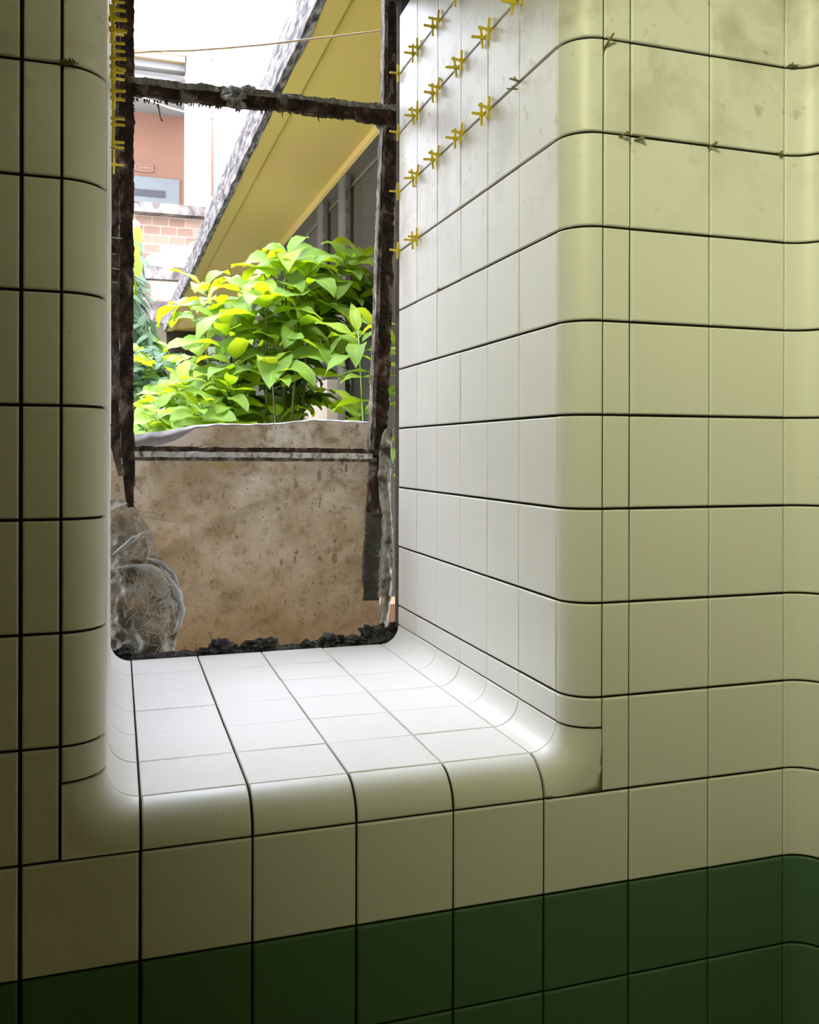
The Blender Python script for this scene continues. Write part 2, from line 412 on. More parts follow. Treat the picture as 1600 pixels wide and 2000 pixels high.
# rust flakes and cobweb threads hanging from the bars
bm = bmesh.new()
for i in range(80):
    x = R.uniform(262, 720); y = 196+(x-255)*0.088-3
    if 440 < x < 500: continue
    a = at(x, y-2, YF-0.05+R.uniform(-.04, .04)); l = R.uniform(0.02, 0.09)*(2.0 if R.random() < .08 else 1)
    tube(bm, [a, a+Vector((R.uniform(-.02, .02), 0, -l*.6)), a+Vector((R.uniform(-.03, .03), 0, -l))], [0.018*R.uniform(.4, 1.3), 0.012, 0.002], 5)
for i in range(90):
    y = R.choice([R.uniform(0, 60), R.uniform(200, 230), R.uniform(350, 400), R.uniform(0, 900)])
    a = at(258, y, YF-0.02); l = R.uniform(0.01, 0.05)
    tube(bm, [a, a+Vector((l, 0, R.uniform(-.04, .02)))], [0.014, 0.003], 5)
link('rust_flakes', bm, M_RUST, frame, smooth=False)['kind'] = 'stuff'
a = at(308, 203, YF-.05)
bm = bmesh.new(); tube(bm, [a, at(311, 215, YF-.05), at(313, 228, YF-.05), at(317, 236, YF-.05)], [0.02, 0.012, 0.008, 0.018], 5)
tag(link('cobweb_strand', bm, M_RUST, smooth=False), 'dark dirt-laden cobweb strand hanging under the upper frame bar', 'cobweb')

# ------------------------------------------------------------------ sackcloth screen
def cloth_mat():
    m_, nt, b = new_mat('dirty_sackcloth'); v, g = mapping(nt, (1, 1, 1))
    big = noise_n(nt, v, 7, 5, 0.6, 0.5); med = noise_n(nt, v, 24, 8, 0.7)
    c = ramp(nt, big, [(0.34, (0.23, 0.18, 0.13)), (0.48, (0.42, 0.365, 0.305)), (0.62, (0.58, 0.53, 0.48))])
    sep = nt.nodes.new('ShaderNodeSeparateXYZ'); nt.links.new(v, sep.inputs[0])
    low = nt.nodes.new('ShaderNodeMapRange'); nt.links.new(mathn(nt, 'ADD', sep.outputs[2], mathn(nt, 'MULTIPLY', noise_n(nt, v, 5, 4), 0.35)), low.inputs[0])
    zz = at(480, 1000, 7.3).z*T+Z0
    low.inputs[1].default_value = zz+.26; low.inputs[2].default_value = zz-.14
    c = mix_col(nt, mathn(nt, 'MULTIPLY', low.outputs[0], 0.75), c, (0.30, 0.17, 0.07))   # brown stain with warm backlight painted in, towards the bottom
    c = mix_col(nt, ramp(nt, med, [(0.50, 0.0), (0.66, 0.75)]), c, (0.12, 0.075, 0.035))
    sv, _ = mapping(nt, (1, 1, .55))
    c = mix_col(nt, ramp(nt, noise_n(nt, sv, 60, 5, 0.7), [(0.60, 0.0), (0.66, 0.85)]), c, (0.05, 0.03, 0.015))
    c = mix_col(nt, ramp(nt, noise_n(nt, v, 120, 3, 0.6), [(0.66, 0.0), (0.70, 0.9)]), c, (0.035, 0.022, 0.012))
    wx, _ = mapping(nt, (1300, 1300, 30)); wz, _ = mapping(nt, (30, 30, 1300))
    we = mathn(nt, 'ADD', noise_n(nt, wx, 1, 2), noise_n(nt, wz, 1, 2))
    c = mix_col(nt, ramp(nt, we, [(0.85, 0.0), (1.15, 0.30)]), c, (0.10, 0.06, 0.03))
    for sx_, sy_, rx_, rz_, col_ in ((655, 1090, .085, .155, (0.085, 0.082, 0.07)), (624, 930, .06, .15, (0.13, 0.10, 0.075)), (626, 972, .025, .13, (0.11, 0.08, 0.05)), (437, 910, .35, .14, (0.24, 0.15, 0.06)), (678, 915, .03, .12, (0.06, 0.045, 0.03)), (650, 860, .3, .1, (0.13, 0.11, 0.07))):
        q = W(*at(sx_, sy_, 7.32)); n1 = nt.nodes.new('ShaderNodeVectorMath'); n1.operation = 'SUBTRACT'; nt.links.new(v, n1.inputs[0]); n1.inputs[1].default_value = q
        n2 = nt.nodes.new('ShaderNodeVectorMath'); n2.operation = 'DIVIDE'; nt.links.new(n1.outputs[0], n2.inputs[0]); n2.inputs[1].default_value = (rx_*T, 1000, rz_*T)
        n3 = nt.nodes.new('ShaderNodeVectorMath'); n3.operation = 'LENGTH'; nt.links.new(n2.outputs[0], n3.inputs[0])
        ln = mathn(nt, 'ADD', n3.outputs['Value'], mathn(nt, 'MULTIPLY', med, 0.8))
        c = mix_col(nt, ramp(nt, ln, [(0.0, 0.85), (0.8, 0.8), (1.35 if rx_ < .2 else 1.5, 0.0)] if rx_ > .2 else [(0.0, 0.9), (1.2, 0.9), (1.3, 0.0)]), c, col_)
    nt.links.new(c, b.inputs['Base Color']); b.inputs['Roughness'].default_value = 0.95; b.inputs['Specular IOR Level'].default_value = 0.1
    bp = nt.nodes.new('ShaderNodeBump'); bp.inputs['Strength'].default_value = 0.5; bp.inputs['Distance'].default_value = 0.003
    nt.links.new(we, bp.inputs['Height']); nt.links.new(bp.outputs[0], b.inputs['Normal'])
    tr = nt.nodes.new('ShaderNodeBsdfTranslucent'); nt.links.new(mix_col(nt, 0.5, c, (0.5, 0.33, 0.15)), tr.inputs[0])
    mx = nt.nodes.new('ShaderNodeMixShader'); mx.inputs[0].default_value = 0.2
    nt.links.new(b.outputs[0], mx.inputs[1]); nt.links.new(tr.outputs[0], mx.inputs[2])
    nt.links.new(mx.outputs[0], nt.nodes['Material Output'].inputs[0]); return m_
M_CLOTH = cloth_mat()
M_HEM = simple('pale_folded_hem', (0.30, 0.27, 0.26), 0.9, bump=0.5, bscale=90, var=0.25, vscale=14, col2=(0.5, 0.48, 0.48))
YC = DEP+0.95
def interp(tab, x):
    for (x0, y0), (x1, y1) in zip(tab, tab[1:]):
        if x <= x1: return y0+(y1-y0)*(x-x0)/(x1-x0)
    return tab[-1][1]
TOP = [(200, 862), (260, 852), (330, 843), (380, 833), (430, 830), (500, 831), (560, 828), (610, 822), (660, 823), (710, 826), (750, 830), (790, 836)]
# cloth surface
cl = thing('sackcloth_screen', 'dirty brown sackcloth sheet stretched behind the lower part of the window frame', 'cloth')
bm = bmesh.new(); NX, NZ = 110, 90; g = []
for i in range(NX+1):
    px = 196+(742-196)*i/NX; row = []
    for j_ in range(NZ+1):
        t = j_/NZ; xx = px
        top = at(px, interp(TOP, px), YC); bot = at(px, 1300, YC); p = top.lerp(bot, t)
        if i > NX*0.96: p.x += 0.03*nz(p, 3, 4)
        p.y += 0.05*nz((p.x*0.6+p.z*0.8, 0, p.z*0.3), 1.6, 2)+0.05*(1-2*abs(nz((p.x*.5-p.z*.9, 0, p.x*.3), 1.3, 5)))+0.03*nz((p.x-p.z*2, 0, 0), 2.2, 3)*min(1, t*3)+0.012*nz(p, 9, 6)
        if t < 0.12: p.y += 0.05*(1-t/0.12)
        row.append(bm.verts.new(W(*p)))
    g.append(row)
for i in range(NX):
    for j_ in range(NZ): bm.faces.new((g[i][j_], g[i+1][j_], g[i+1][j_+1], g[i][j_+1]))
link('cloth', bm, M_CLOTH, cl)
# folded hem: wide and crumpled at the left, a thin roll to the right
bm = bmesh.new(); g = []
for i in range(91):
    px = 240+(730-240)*i/90; wdt = interp([(240, 26), (300, 30), (345, 22), (385, 7), (450, 4), (800, 3.5)], px)
    row = []
    for k in range(9):
        t = k/8; p = at(px, interp(TOP, px)-3+wdt*t, YC-0.03)
        p.y += -0.05*math.sin(t*math.pi)+0.02*nz(p, 7, 1); p.z += 0.02*nz(p, 6, 8)*(1 if 0 < k < 8 else .4)
        row.append(bm.verts.new(W(*p)))
    g.append(row)
for i in range(90):
    for k in range(8): bm.faces.new((g[i][k], g[i+1][k], g[i+1][k+1], g[i][k+1]))
h = link('folded_hem', bm, M_HEM, cl); h['label'] = 'pale folded top hem'
def crumple(name, poly, Y, depth, mat, seed, parent=None, fold=6.0, amp=0.10, nx=50, nz_=70):
    """closed crumpled sheet: poly = list of (py, left px, right px)"""
    bm = bmesh.new(); g = []
    L = [(a, b_) for a, b_, c_ in poly]; Rr = [(a, c_) for a, b_, c_ in poly]
    for j_ in range(nz_+1):
        py = poly[0][0]+(poly[-1][0]-poly[0][0])*j_/nz_; l, r = interp(L, py), interp(Rr, py); row = []
        for i in range(nx+1):
            u = i/nx; p = at(l+(r-l)*u, py, Y); w = math.sin(u*math.pi)**.6
            q = (p.x, 0, p.z)
            ridge = 1-2*abs(nz((p.x+.4*nz(q, 2, seed), 0, p.z*.5+.4*nz(q, 2.5, seed+3)), fold, seed))
            p.y -= depth*w*(0.6+0.5*nz(q, 1.3, seed+5))+amp*ridge*w+amp*.35*nz(q, fold*3, seed+2)
            p.x += 0.03*nz(p, 8, seed+7); row.append(bm.verts.new(W(*p)))
        g.append(row)
    for j_ in range(nz_):
        for i in range(nx): bm.faces.new((g[j_][i], g[j_][i+1], g[j_+1][i+1], g[j_+1][i]))
    return link(name, bm, mat, parent)
M_STRIP = simple('grey_twisted_cloth', (0.06, 0.052, 0.042), 0.9, bump=0.8, bscale=90, var=0.12, vscale=30, col2=(0.40, 0.37, 0.32))
tag(crumple('rag_strip', [(838, 752, 768), (870, 742, 766), (930, 738, 764), (980, 740, 764), (1010, 748, 765), (1060, 750, 766), (1110, 746, 767), (1170, 743, 764), (1225, 742, 756)], YF-0.12, 0.03, M_STRIP, 9, fold=5, amp=0.04, nx=20),
    'twisted grey rag strip hanging beside the right post of the window frame', 'rag')
# polythene bundle
def poly_mat():
    m_, nt, b = new_mat('dusty_polythene'); v, g = mapping(nt, (1, 1, 1))
    c = ramp(nt, noise_n(nt, v, 22, 8, 0.65, 0.8), [(0.34, (0.045, 0.036, 0.02)), (0.44, (0.13, 0.11, 0.075)), (0.55, (0.25, 0.225, 0.18)), (0.68, (0.46, 0.44, 0.40))])
    nt.links.new(c, b.inputs['Base Color']); b.inputs['Roughness'].default_value = 0.45
    bp = nt.nodes.new('ShaderNodeBump'); bp.inputs['Strength'].default_value = 0.7; bp.inputs['Distance'].default_value = 0.006
    nt.links.new(noise_n(nt, v, 45, 6, 0.6, 1.5), bp.inputs['Height']); nt.links.new(bp.outputs[0], b.inputs['Normal'])
    tr = nt.nodes.new('ShaderNodeBsdfTransparent'); mx = nt.nodes.new('ShaderNodeMixShader')
    nt.links.new(ramp(nt, noise_n(nt, v, 12, 4), [(0.4, 0.0), (0.65, 0.5)]), mx.inputs[0])
    nt.links.new(b.outputs[0], mx.inputs[1]); nt.links.new(tr.outputs[0], mx.inputs[2])
    nt.links.new(mx.outputs[0], nt.nodes['Material Output'].inputs[0]); return m_
M_POLY = poly_mat()
M_FIBRE = simple('pale_fibre', (0.48, 0.43, 0.35), 0.8)
bun = thing('plastic_bundle', 'crumpled dusty plastic sheet bundled at the lower left corner of the window', 'plastic sheet')
crumple('bag', [(975, 208, 258), (1000, 205, 268), (1030, 204, 292), (1070, 203, 306), (1100, 203, 318), (1130, 203, 338), (1165, 204, 352), (1200, 205, 356), (1225, 206, 350), (1250, 210, 344), (1282, 214, 338)], YC-0.22, 0.20, M_POLY, 12, bun, fold=3.2, amp=0.13, nx=90, nz_=140)
bm = bmesh.new()
def roll(pts, r, seed):
    P = [at(x, y, YC-0.50-d) for x, y, d in pts]; full = []
    for a_, b2 in zip(P, P[1:]):
        for i in range(10): full.append(a_.lerp(b2, i/10))
    full.append(P[-1]); rr = [max(.006, r*math.sin(math.pi*min(1, (i+1.5)/(len(full)+2)))*(1+.5*nz(full[i], 6, seed))) for i in range(len(full))]
    tube(bm, [f_+Vector((0.02*nz(f_, 5, seed), 0.02*nz(f_, 6, seed+1), 0)) for f_ in full], rr, 10)
roll([(222, 1112, 0), (262, 1104, .05), (300, 1112, .06), (328, 1132, .05), (347, 1160, .02), (356, 1190, 0), (352, 1218, 0), (338, 1238, 0)], 0.075, 1)
roll([(288, 1090, 0), (312, 1098, .03), (336, 1120, .03), (350, 1150, 0)], 0.045, 2)
roll([(218, 1085, 0), (240, 1068, .03), (262, 1052, .04), (286, 1036, 0)], 0.04, 3)
roll([(300, 1120, .05), (325, 1150, .06), (334, 1185, .05), (332, 1215, 0)], 0.05, 4)
link('rolled_edge', bm, simple('pale_plastic_roll', (0.17, 0.16, 0.14), 0.35, bump=.7, bscale=60, var=.15, vscale=30, col2=(0.36, 0.35, 0.33)), bun)
bm = bmesh.new()
for i in range(150):
    k = R.random()
    if k < .35:   x, y = R.uniform(230, 325), R.uniform(1105, 1150); d = Vector((R.uniform(-.3, .5), 0, R.uniform(-1, -.1)))
    elif k < .7: x, y = R.uniform(285, 335), R.uniform(1140, 1240); d = Vector((R.uniform(-1, .3), 0, R.uniform(-1, .4)))
    elif k < .85: x, y = R.uniform(220, 290), R.uniform(1040, 1100); d = Vector((R.uniform(.2, 1), 0, R.uniform(.1, .8)))*R.choice((1, -1))
    else: x, y = R.uniform(225, 330), R.uniform(1150, 1260); d = Vector((R.uniform(-1, 1), 0, R.uniform(-1, 1)))
    p = at(x, y, YC-0.62); d.normalize(); l = R.uniform(.05, .32); bend = Vector((R.uniform(-.6, .6), 0, R.uniform(-.6, .6)))
    tube(bm, [p+d*l*t+bend*l*t*t*.6+Vector((0, .05*nz(p, 3)*t, 0)) for t in (0, .33, .66, 1)], 0.0055, 3)
for x0, y0, x1, y1 in ((262, 1006, 375, 1022), (280, 1000, 352, 995), (300, 1012, 392, 1023), (265, 1012, 286, 1020), (245, 1018, 256, 1010), (300, 1180, 270, 1262), (310, 1200, 280, 1215), (316, 1190, 262, 1240)):
    a_, b2 = at(x0, y0, YC-.35), at(x1, y1, YC-.35); tube(bm, [a_, a_.lerp(b2, .5)+Vector((0, 0, -.03)), b2], 0.007, 4)
for i in range(150):   # frayed threads standing off the inner side of the roll
    t = R.random(); an = math.radians(-70+150*t); x = 290+50*math.cos(an)*.9; y = 1175-70*math.sin(an)
    p = at(x, y, YC-0.62); d = Vector((-math.cos(an)+R.uniform(-.5, .5), 0, -math.sin(an)*.6+R.uniform(-.9, .2))).normalized(); l = R.uniform(.05, .2)
    tube(bm, [p, p+d*l*.5+Vector((0, -.02, -.01)), p+d*l+Vector((0, 0, -.03))], 0.006, 3)
link('frayed_fibres', bm, M_FIBRE, bun)['kind'] = 'stuff'
# rubble on the broken outer ledge
bm = bmesh.new(); g = []
for i in range(121):
    x = LX-.05+(RX-LX+.1)*i/120; row = []
    for j_ in range(11):
        y = DEP+0.01+(0.36)*j_/10; z = B-0.03+0.035*abs(nz((x, y, 0), 6, 3))+0.03*nz((x, y, 1), 17, 2)+(0.04 if 1 < j_ else -0.02)
        if x > 4.6: z += (x-4.6)**2*.35
        if x < 1.1: z += (1.1-x)**2*.6
        row.append(bm.verts.new(W(x, y, z)))
    g.append(row)
for i in range(120):
    for j_ in range(10): bm.faces.new((g[i][j_], g[i+1][j_], g[i+1][j_+1], g[i][j_+1]))
tag(link('broken_mortar_bed', bm, M_RUBBLE, smooth=False), 'strip of black crumbly mortar along the far edge of the tiled sill', 'mortar')
G = 'dark rubble lumps along the far edge of the sill'
YR = DEP+0.2
for (x, y, sx, sz, lb) in ((430, 1264, .19, .12, 'rounded black rubble lump by the plastic bundle, leftmost of the large lumps'),
                          (400, 1273, .10, .05, 'small flat black rubble crumb left of the leftmost large lump'),
                          (513, 1259, .24, .10, 'wide low grey-black rubble lump near the middle of the sill edge'),
                          (478, 1266, .12, .06, 'low dark crumb just left of the wide middle rubble lump'),
                          (645, 1250, .17, .09, 'craggy dark rubble lump third from the left along the sill edge'),
                          (600, 1257, .10, .045, 'thin dark crumb left of the craggy third rubble lump'),
                          (690, 1249, .16, .05, 'flat black rubble crumb between the craggy lump and the right corner'),
                          (738, 1241, .26, .14, 'largest jagged black rubble lump at the right corner of the sill'),
                          (768, 1229, .10, .12, 'upright black rubble piece touching the right reveal end'),
                          (245, 1272, .14, .07, 'brown-black rubble crumb in the left cove corner')):
    lump('rubble_lump', at(x, y, YR), (sx, min(.16, sx), sz), M_RUBBLE, int(x), lb, 'rubble', G, amp=0.8, sub=4)

# ------------------------------------------------------------------ yellow tile spacers
M_YEL = simple('yellow_plastic', (0.80, 0.60, 0.03), 0.45)
def cross_mesh(s=0.145, t=0.016, d=0.014, n=5):
    bm = bmesh.new()
    def bx(a, b_):
        vs_ = [bm.verts.new((x*T, y*T, z*T)) for x in (a[0], b_[0]) for y in (a[1], b_[1]) for z in (a[2], b_[2])]
        for f in ((0, 1, 3, 2), (4, 6, 7, 5), (0, 4, 5, 1), (2, 3, 7, 6), (0, 2, 6, 4), (1, 5, 7, 3)): bm.faces.new([vs_[i] for i in f])
    bx((-s, -d, -t), (s*.6, d, t)); bx((-t, -d, t), (t, d, s)); bx((-t, -d, -s), (t, d, -t)); bx((-t*1.7, -d*1.3, -t*1.7), (t*1.7, d*1.3, t*1.7))
    bmesh.ops.recalc_face_normals(bm, faces=bm.faces)
    bmesh.ops.bevel(bm, geom=bm.edges[:], offset=0.004*T, segments=1, affect='EDGES')
    me = bpy.data.meshes.new('tile_spacer'); bm.to_mesh(me); bm.free(); me.materials.append(M_YEL); return me
spm = cross_mesh()
ORD = ['window-end', 'first', 'second', 'third', 'fourth', 'fifth']
ROWN = {11: 'topmost', 10: 'highest', 9: 'second', 8: 'third', 7: 'lowest'}
def spacer(sidex, sg, j_, z, dy, dz, label, tilt=0.0, group='yellow spacers on the right reveal'):
    o = bpy.data.objects.new('tile_spacer', spm); C.objects.link(o)
    o.location = W(sidex+sg*(-0.035), B+j_+dy, z+dz)
    o.rotation_euler = (R.uniform(-.1, .1), tilt+R.uniform(-.08, .08), R.uniform(-.15, .15)+(math.pi if sg < 0 else 0))
    tag(o, label, 'tile spacer', group)
for z, js in ((10, (6, 5, 4, 3)), (9, (6, 5, 4, 3, 2, 1)), (8, (6, 5, 4, 3, 2)), (7, (6, 5))):
    for j_ in js:
        col = 'outer end beside frame' if j_ == 6 else '%s joint from frame' % ORD[6-j_]
        base = 'yellow spacer, %s row of right reveal, %s' % (ROWN[z], col)
        if j_ == 6: spacer(RX, 1, j_-0.03, z, 0, 0, base)
        else:
            spacer(RX, 1, j_, z, -0.10, 0.0, base+', nearer one', 0.06); spacer(RX, 1, j_, z, 0.14, -0.0, base+', farther one', -0.05)
for z, js in ((10, (6, 5, 4, 3)), (9, (6, 5, 4, 3, 2)), (8, (6, 5, 4, 3, 2, 1))):
    for j_ in js:
        col = 'outer end beside frame' if j_ == 6 else '%s joint from frame' % ORD[6-j_]
        base = 'yellow spacer, %s row of left reveal, %s' % (ROWN[z], col)
        if j_ == 6: spacer(LX, -1, j_-0.03, z, 0, 0, base, 0, 'yellow spacers on the left reveal')
        else:
            spacer(LX, -1, j_, z, -0.12, 0.0, base+', nearer one', 0.06, 'yellow spacers on the left reveal')
            spacer(LX, -1, j_, z, 0.12, 0.0, base+', farther one', -0.05, 'yellow spacers on the left reveal')
# twig-like stubs left in joints
M_TWIG = simple('dirty_stub', (0.20, 0.18, 0.08), 0.9)
M_WIRE = simple('grey_wire', (0.32, 0.28, 0.22), 0.6)
def stub(p, v, r, label, mat=M_TWIG, name='joint_stub', grp=None):
    bm = bmesh.new(); p = Vector(p); v = Vector(v); tube(bm, [p-v*.3, p+v*.5+Vector((0, 0, .004)), p+v], [r, r, r*.8], 6)
    if name == 'joint_stub': tube(bm, [p+v*.35, p+v*.7+Vector((.02, -.005, .035))], [r*.8, r*.5], 5)
    tag(link(name, bm, mat), label, 'spacer stub', grp)
fp = lambda x, y: at(x, y, 0)
stub(fp(1182, 93), (0.05, -0.10, 0.12), .014, 'broken spacer stub sticking up beside the right bullnose on the top joint')
stub(fp(1211, 268), (0.05, -0.10, 0.02), .014, 'short stub in the narrow tile strip right of the bullnose')
stub(fp(1243, 274), (0.06, -0.07, 0.01), .018, 'dusty stub on the joint just right of the narrow tile strip')
stub(fp(1384, 289), (0.04, -0.11, 0.03), .013, 'thin stub at the cross joint in the middle of the right wall')
stub(fp(1526, 304), (-0.06, -0.06, 0.01), .022, 'thick dusty stub at the joint beside the rounded wall corner')
stub((RX, B+1.0, 8.0), (-0.13, 0.0, 0.02), .014, 'olive broken stub on the right reveal one tile in from the bullnose, upper of two')
stub((RX, B+1.06, 7.93), (-0.14, 0.0, -0.01), .010, 'olive broken stub on the right reveal one tile in from the bullnose, lower of two')
stub((RX, B+3.9, 6.0), (-0.04, 0.0, 0.0), .012, 'tiny stub on the joint halfway along the right reveal, below all spacers')
for y, w_, lb in ((463, 26, 'upper'), (494, 12, 'second'), (523, 20, 'third'), (550, 16, 'lowest')):
    a_ = at(213, y, 5.2); b2 = at(213+w_, y+3, 5.2); bm = bmesh.new(); tube(bm, [a_, b2], .010, 5)
    tag(link('wire_tie', bm, M_WIRE), '%s of the four thin grey wire ties poking from the left reveal below the spacers' % lb, 'wire')
for y, lb in ((18, 'highest grey wire poking from the left reveal among the yellow spacers'), (176, 'grey wire crossing the upper frame bar from the left reveal'), (290, 'grey wire poking out just above the lowest yellow spacer of the left reveal')):
    a_ = at(212, y-3, 4.2); b2 = at(243, y+5, 4.2); bm = bmesh.new(); tube(bm, [a_, b2], .010, 5)
    tag(link('wire_tie', bm, M_WIRE), lb, 'wire')
def moss(x, y, n, lab, sp):
    bm = bmesh.new()
    for i in range(n):
        p = fp(x+R.uniform(-sp, sp), y+R.uniform(-3, 3)); p.y -= .005
        tube(bm, [p, p+Vector((R.uniform(-.03, .03), R.uniform(-.05, -.01), R.uniform(-.02, .03)))], [.010, .004], 4)
    o = link('joint_fluff', bm, M_TWIG); tag(o, lab, 'dirt', None, 'stuff')
moss(1556, 131, 60, 'dusty fluff clinging to the top joint of the rounded wall corner', 16)
moss(134, 124, 60, 'dusty fluff clinging to the top joint of the left bullnose', 14)

# ------------------------------------------------------------------ cables outside
M_CABLE = simple('old_cable', (0.36, 0.24, 0.12), 0.7)
M_CABLE2 = simple('pale_cable', (0.75, 0.58, 0.46), 0.7)
def cable(pts, Y0, Y1, r, mat, label):
    n = len(pts)-1; bm = bmesh.new(); full = []
    for i in range(n):
        for k in range(8):
            t = (i+k/8)/n; x = pts[i][0]+(pts[i+1][0]-pts[i][0])*k/8; y = pts[i][1]+(pts[i+1][1]-pts[i][1])*k/8
            full.append(at(x, y, Y0+(Y1-Y0)*t))
    full.append(at(*pts[-1], Y1)); tube(bm, full, r, 6)
    tag(link('cable', bm, mat), label, 'cable')
cable([(230, 106), (300, 100), (370, 99), (440, 94), (520, 87), (600, 77), (680, 68), (760, 58)], 9, 8, .018, M_CABLE, 'thin brown cable strung across the upper part of the window')
cable([(196, 168), (240, 178), (270, 187), (300, 199), (330, 210), (366, 220), (380, 222)], 87.7, 87.7, .06, M_CABLE2, 'pale cable sagging in front of the recess of the building opposite')

# ------------------------------------------------------------------ canopy and wing wall
HZ = CZ+10.0
M_SOFFIT = simple('ochre_plaster_soffit', (0.60, 0.39, 0.13), 0.9, bump=0.3, bscale=12, var=0.3, vscale=1.4, col2=(0.50, 0.40, 0.07))
M_FASCIA = rust_mat('weathered_concrete_edge', [(0.012, 0.010, 0.010), (0.08, 0.07, 0.068), (0.19, 0.17, 0.165), (0.30, 0.27, 0.265)], 34, (1, 0.2, 1))
f_near = atz(619, 0, HZ); f_far = atz(320, 648, HZ)
i_near = atz(736, 257, HZ); i_mid = atz(591, 440, HZ)
dF = (f_far-f_near); nearY, farY = 8.0, f_far.y
def onl(a_, b2, Y, dx=0, dz=0):
    t = (Y-a_.y)/(b2.y-a_.y); p = a_.lerp(b2, t); return Vector((p.x+dx, Y, p.z+dz))
canopy = thing('concrete_canopy', 'long concrete canopy with ochre underside and rough grey edge running away outside', 'canopy')
def prism(name, sec, mat, parent, y0=nearY, y1=farY, line=(f_near, f_far), n=40, rough=0.0, seed=0):
    """sec: cross-section [(dx,dz)], swept along the canopy edge line"""
    bm = bmesh.new(); rings = []
    for i in range(n+1):
        Y = y0+(y1-y0)*i/n; ring = []
        for dx, dz in sec:
            p = onl(*line, Y, dx, dz)
            if rough: p += Vector((nz(p, .9, seed), 0, nz(p, 1.1, seed+1)))*rough
            ring.append(bm.verts.new(W(*p)))
        rings.append(ring)
    k = len(sec)
    for a_, b2 in zip(rings, rings[1:]):
        for q in range(k): bm.faces.new((a_[q], a_[(q+1) % k], b2[(q+1) % k], b2[q]))
    bm.faces.new(rings[0][::-1]); bm.faces.new(rings[-1])
    bmesh.ops.recalc_face_normals(bm, faces=bm.faces)
    return link(name, bm, mat, parent, smooth=False)
WX = i_near.x-onl(f_near, f_far, i_near.y).x
prism('fascia', [(0, 0), (0.22, 0), (0.22, 1.05), (-0.06, 1.05), (-0.06, 0.95)], M_FASCIA, canopy, rough=0.05, n=120)
prism('edge_band', [(0.22, 0.02), (0.75, 0.06), (0.75, 1.0), (0.22, 1.0)], M_SOFFIT, canopy)
prism('soffit', [(0.75, 0.14), (WX+.3, 0.14), (WX+.3, 1.0), (0.75, 1.0)], M_SOFFIT, canopy)
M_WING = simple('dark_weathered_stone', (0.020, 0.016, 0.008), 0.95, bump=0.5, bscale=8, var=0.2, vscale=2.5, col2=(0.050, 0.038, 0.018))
M_WINGL = simple('pale_plaster_pier', (0.30, 0.23, 0.18), 0.9, var=0.3, vscale=2, col2=(0.36, 0.3, 0.25))
M_MOULD = simple('worn_moulding', (0.09, 0.08, 0.055), 0.9)
wing = thing('wing_building', 'dark stone wing wall with pilasters under the canopy behind the shrub', 'building')
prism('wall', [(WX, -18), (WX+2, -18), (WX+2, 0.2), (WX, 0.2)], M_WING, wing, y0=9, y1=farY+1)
prism('moulding', [(WX-.06, -0.95), (WX, -0.95), (WX, -0.85), (WX-.06, -0.85)], M_MOULD, wing, y0=9, y1=farY)
prism('moulding', [(WX-.10, -0.10), (WX, -0.14), (WX, 0.14), (WX-.10, 0.14)], M_SOFFIT, wing, y0=9, y1=farY)
for px, wpx in ((684, 7), (640, 3)):
    p = None
    for Yt in range(100, 800):
        Y = Yt/10; q = onl(f_near, f_far, Y, WX)
        d = Vector((q.x-CX, q.y-CY, 0)); u = PX+F*d.dot(rt)/d.dot(fw)
        if u < px: p = Y; break
    prism('pilaster', [(WX-.18, -18), (WX+.1, -18), (WX+.1, -0.4), (WX-.18, -0.4)], M_MOULD, wing, y0=p, y1=p+1.0, n=2)
    prism('downpipe', [(WX-.30, -18), (WX-.16, -18), (WX-.16, -0.6), (WX-.30, -0.6)], M_DARKWALL, wing, y0=p-.6, y1=p-.3, n=2)
    prism('pier', [(WX-.5, -18), (WX+.1, -18), (WX+.1, -7.4), (WX-.5, -7.4)], M_WINGL, wing, y0=p+1.3, y1=p+4.5, n=2)
box_obj('low_wall', (5.2, 11, -17), (7.9, 12, at(760, 1180, 11).z), simple('peach_plaster', (0.55, 0.30, 0.16), .9), wing)
fe = onl(f_near, f_far, farY)
box_obj('end_wall', (fe.x+.2, farY, -16), (fe.x+14, farY+1.5, HZ+.9), M_WING, wing)
box_obj('ledge', (fe.x+.3, farY-.3, HZ-2.1), (fe.x+12, farY, HZ-1.9), M_MOULD, wing)

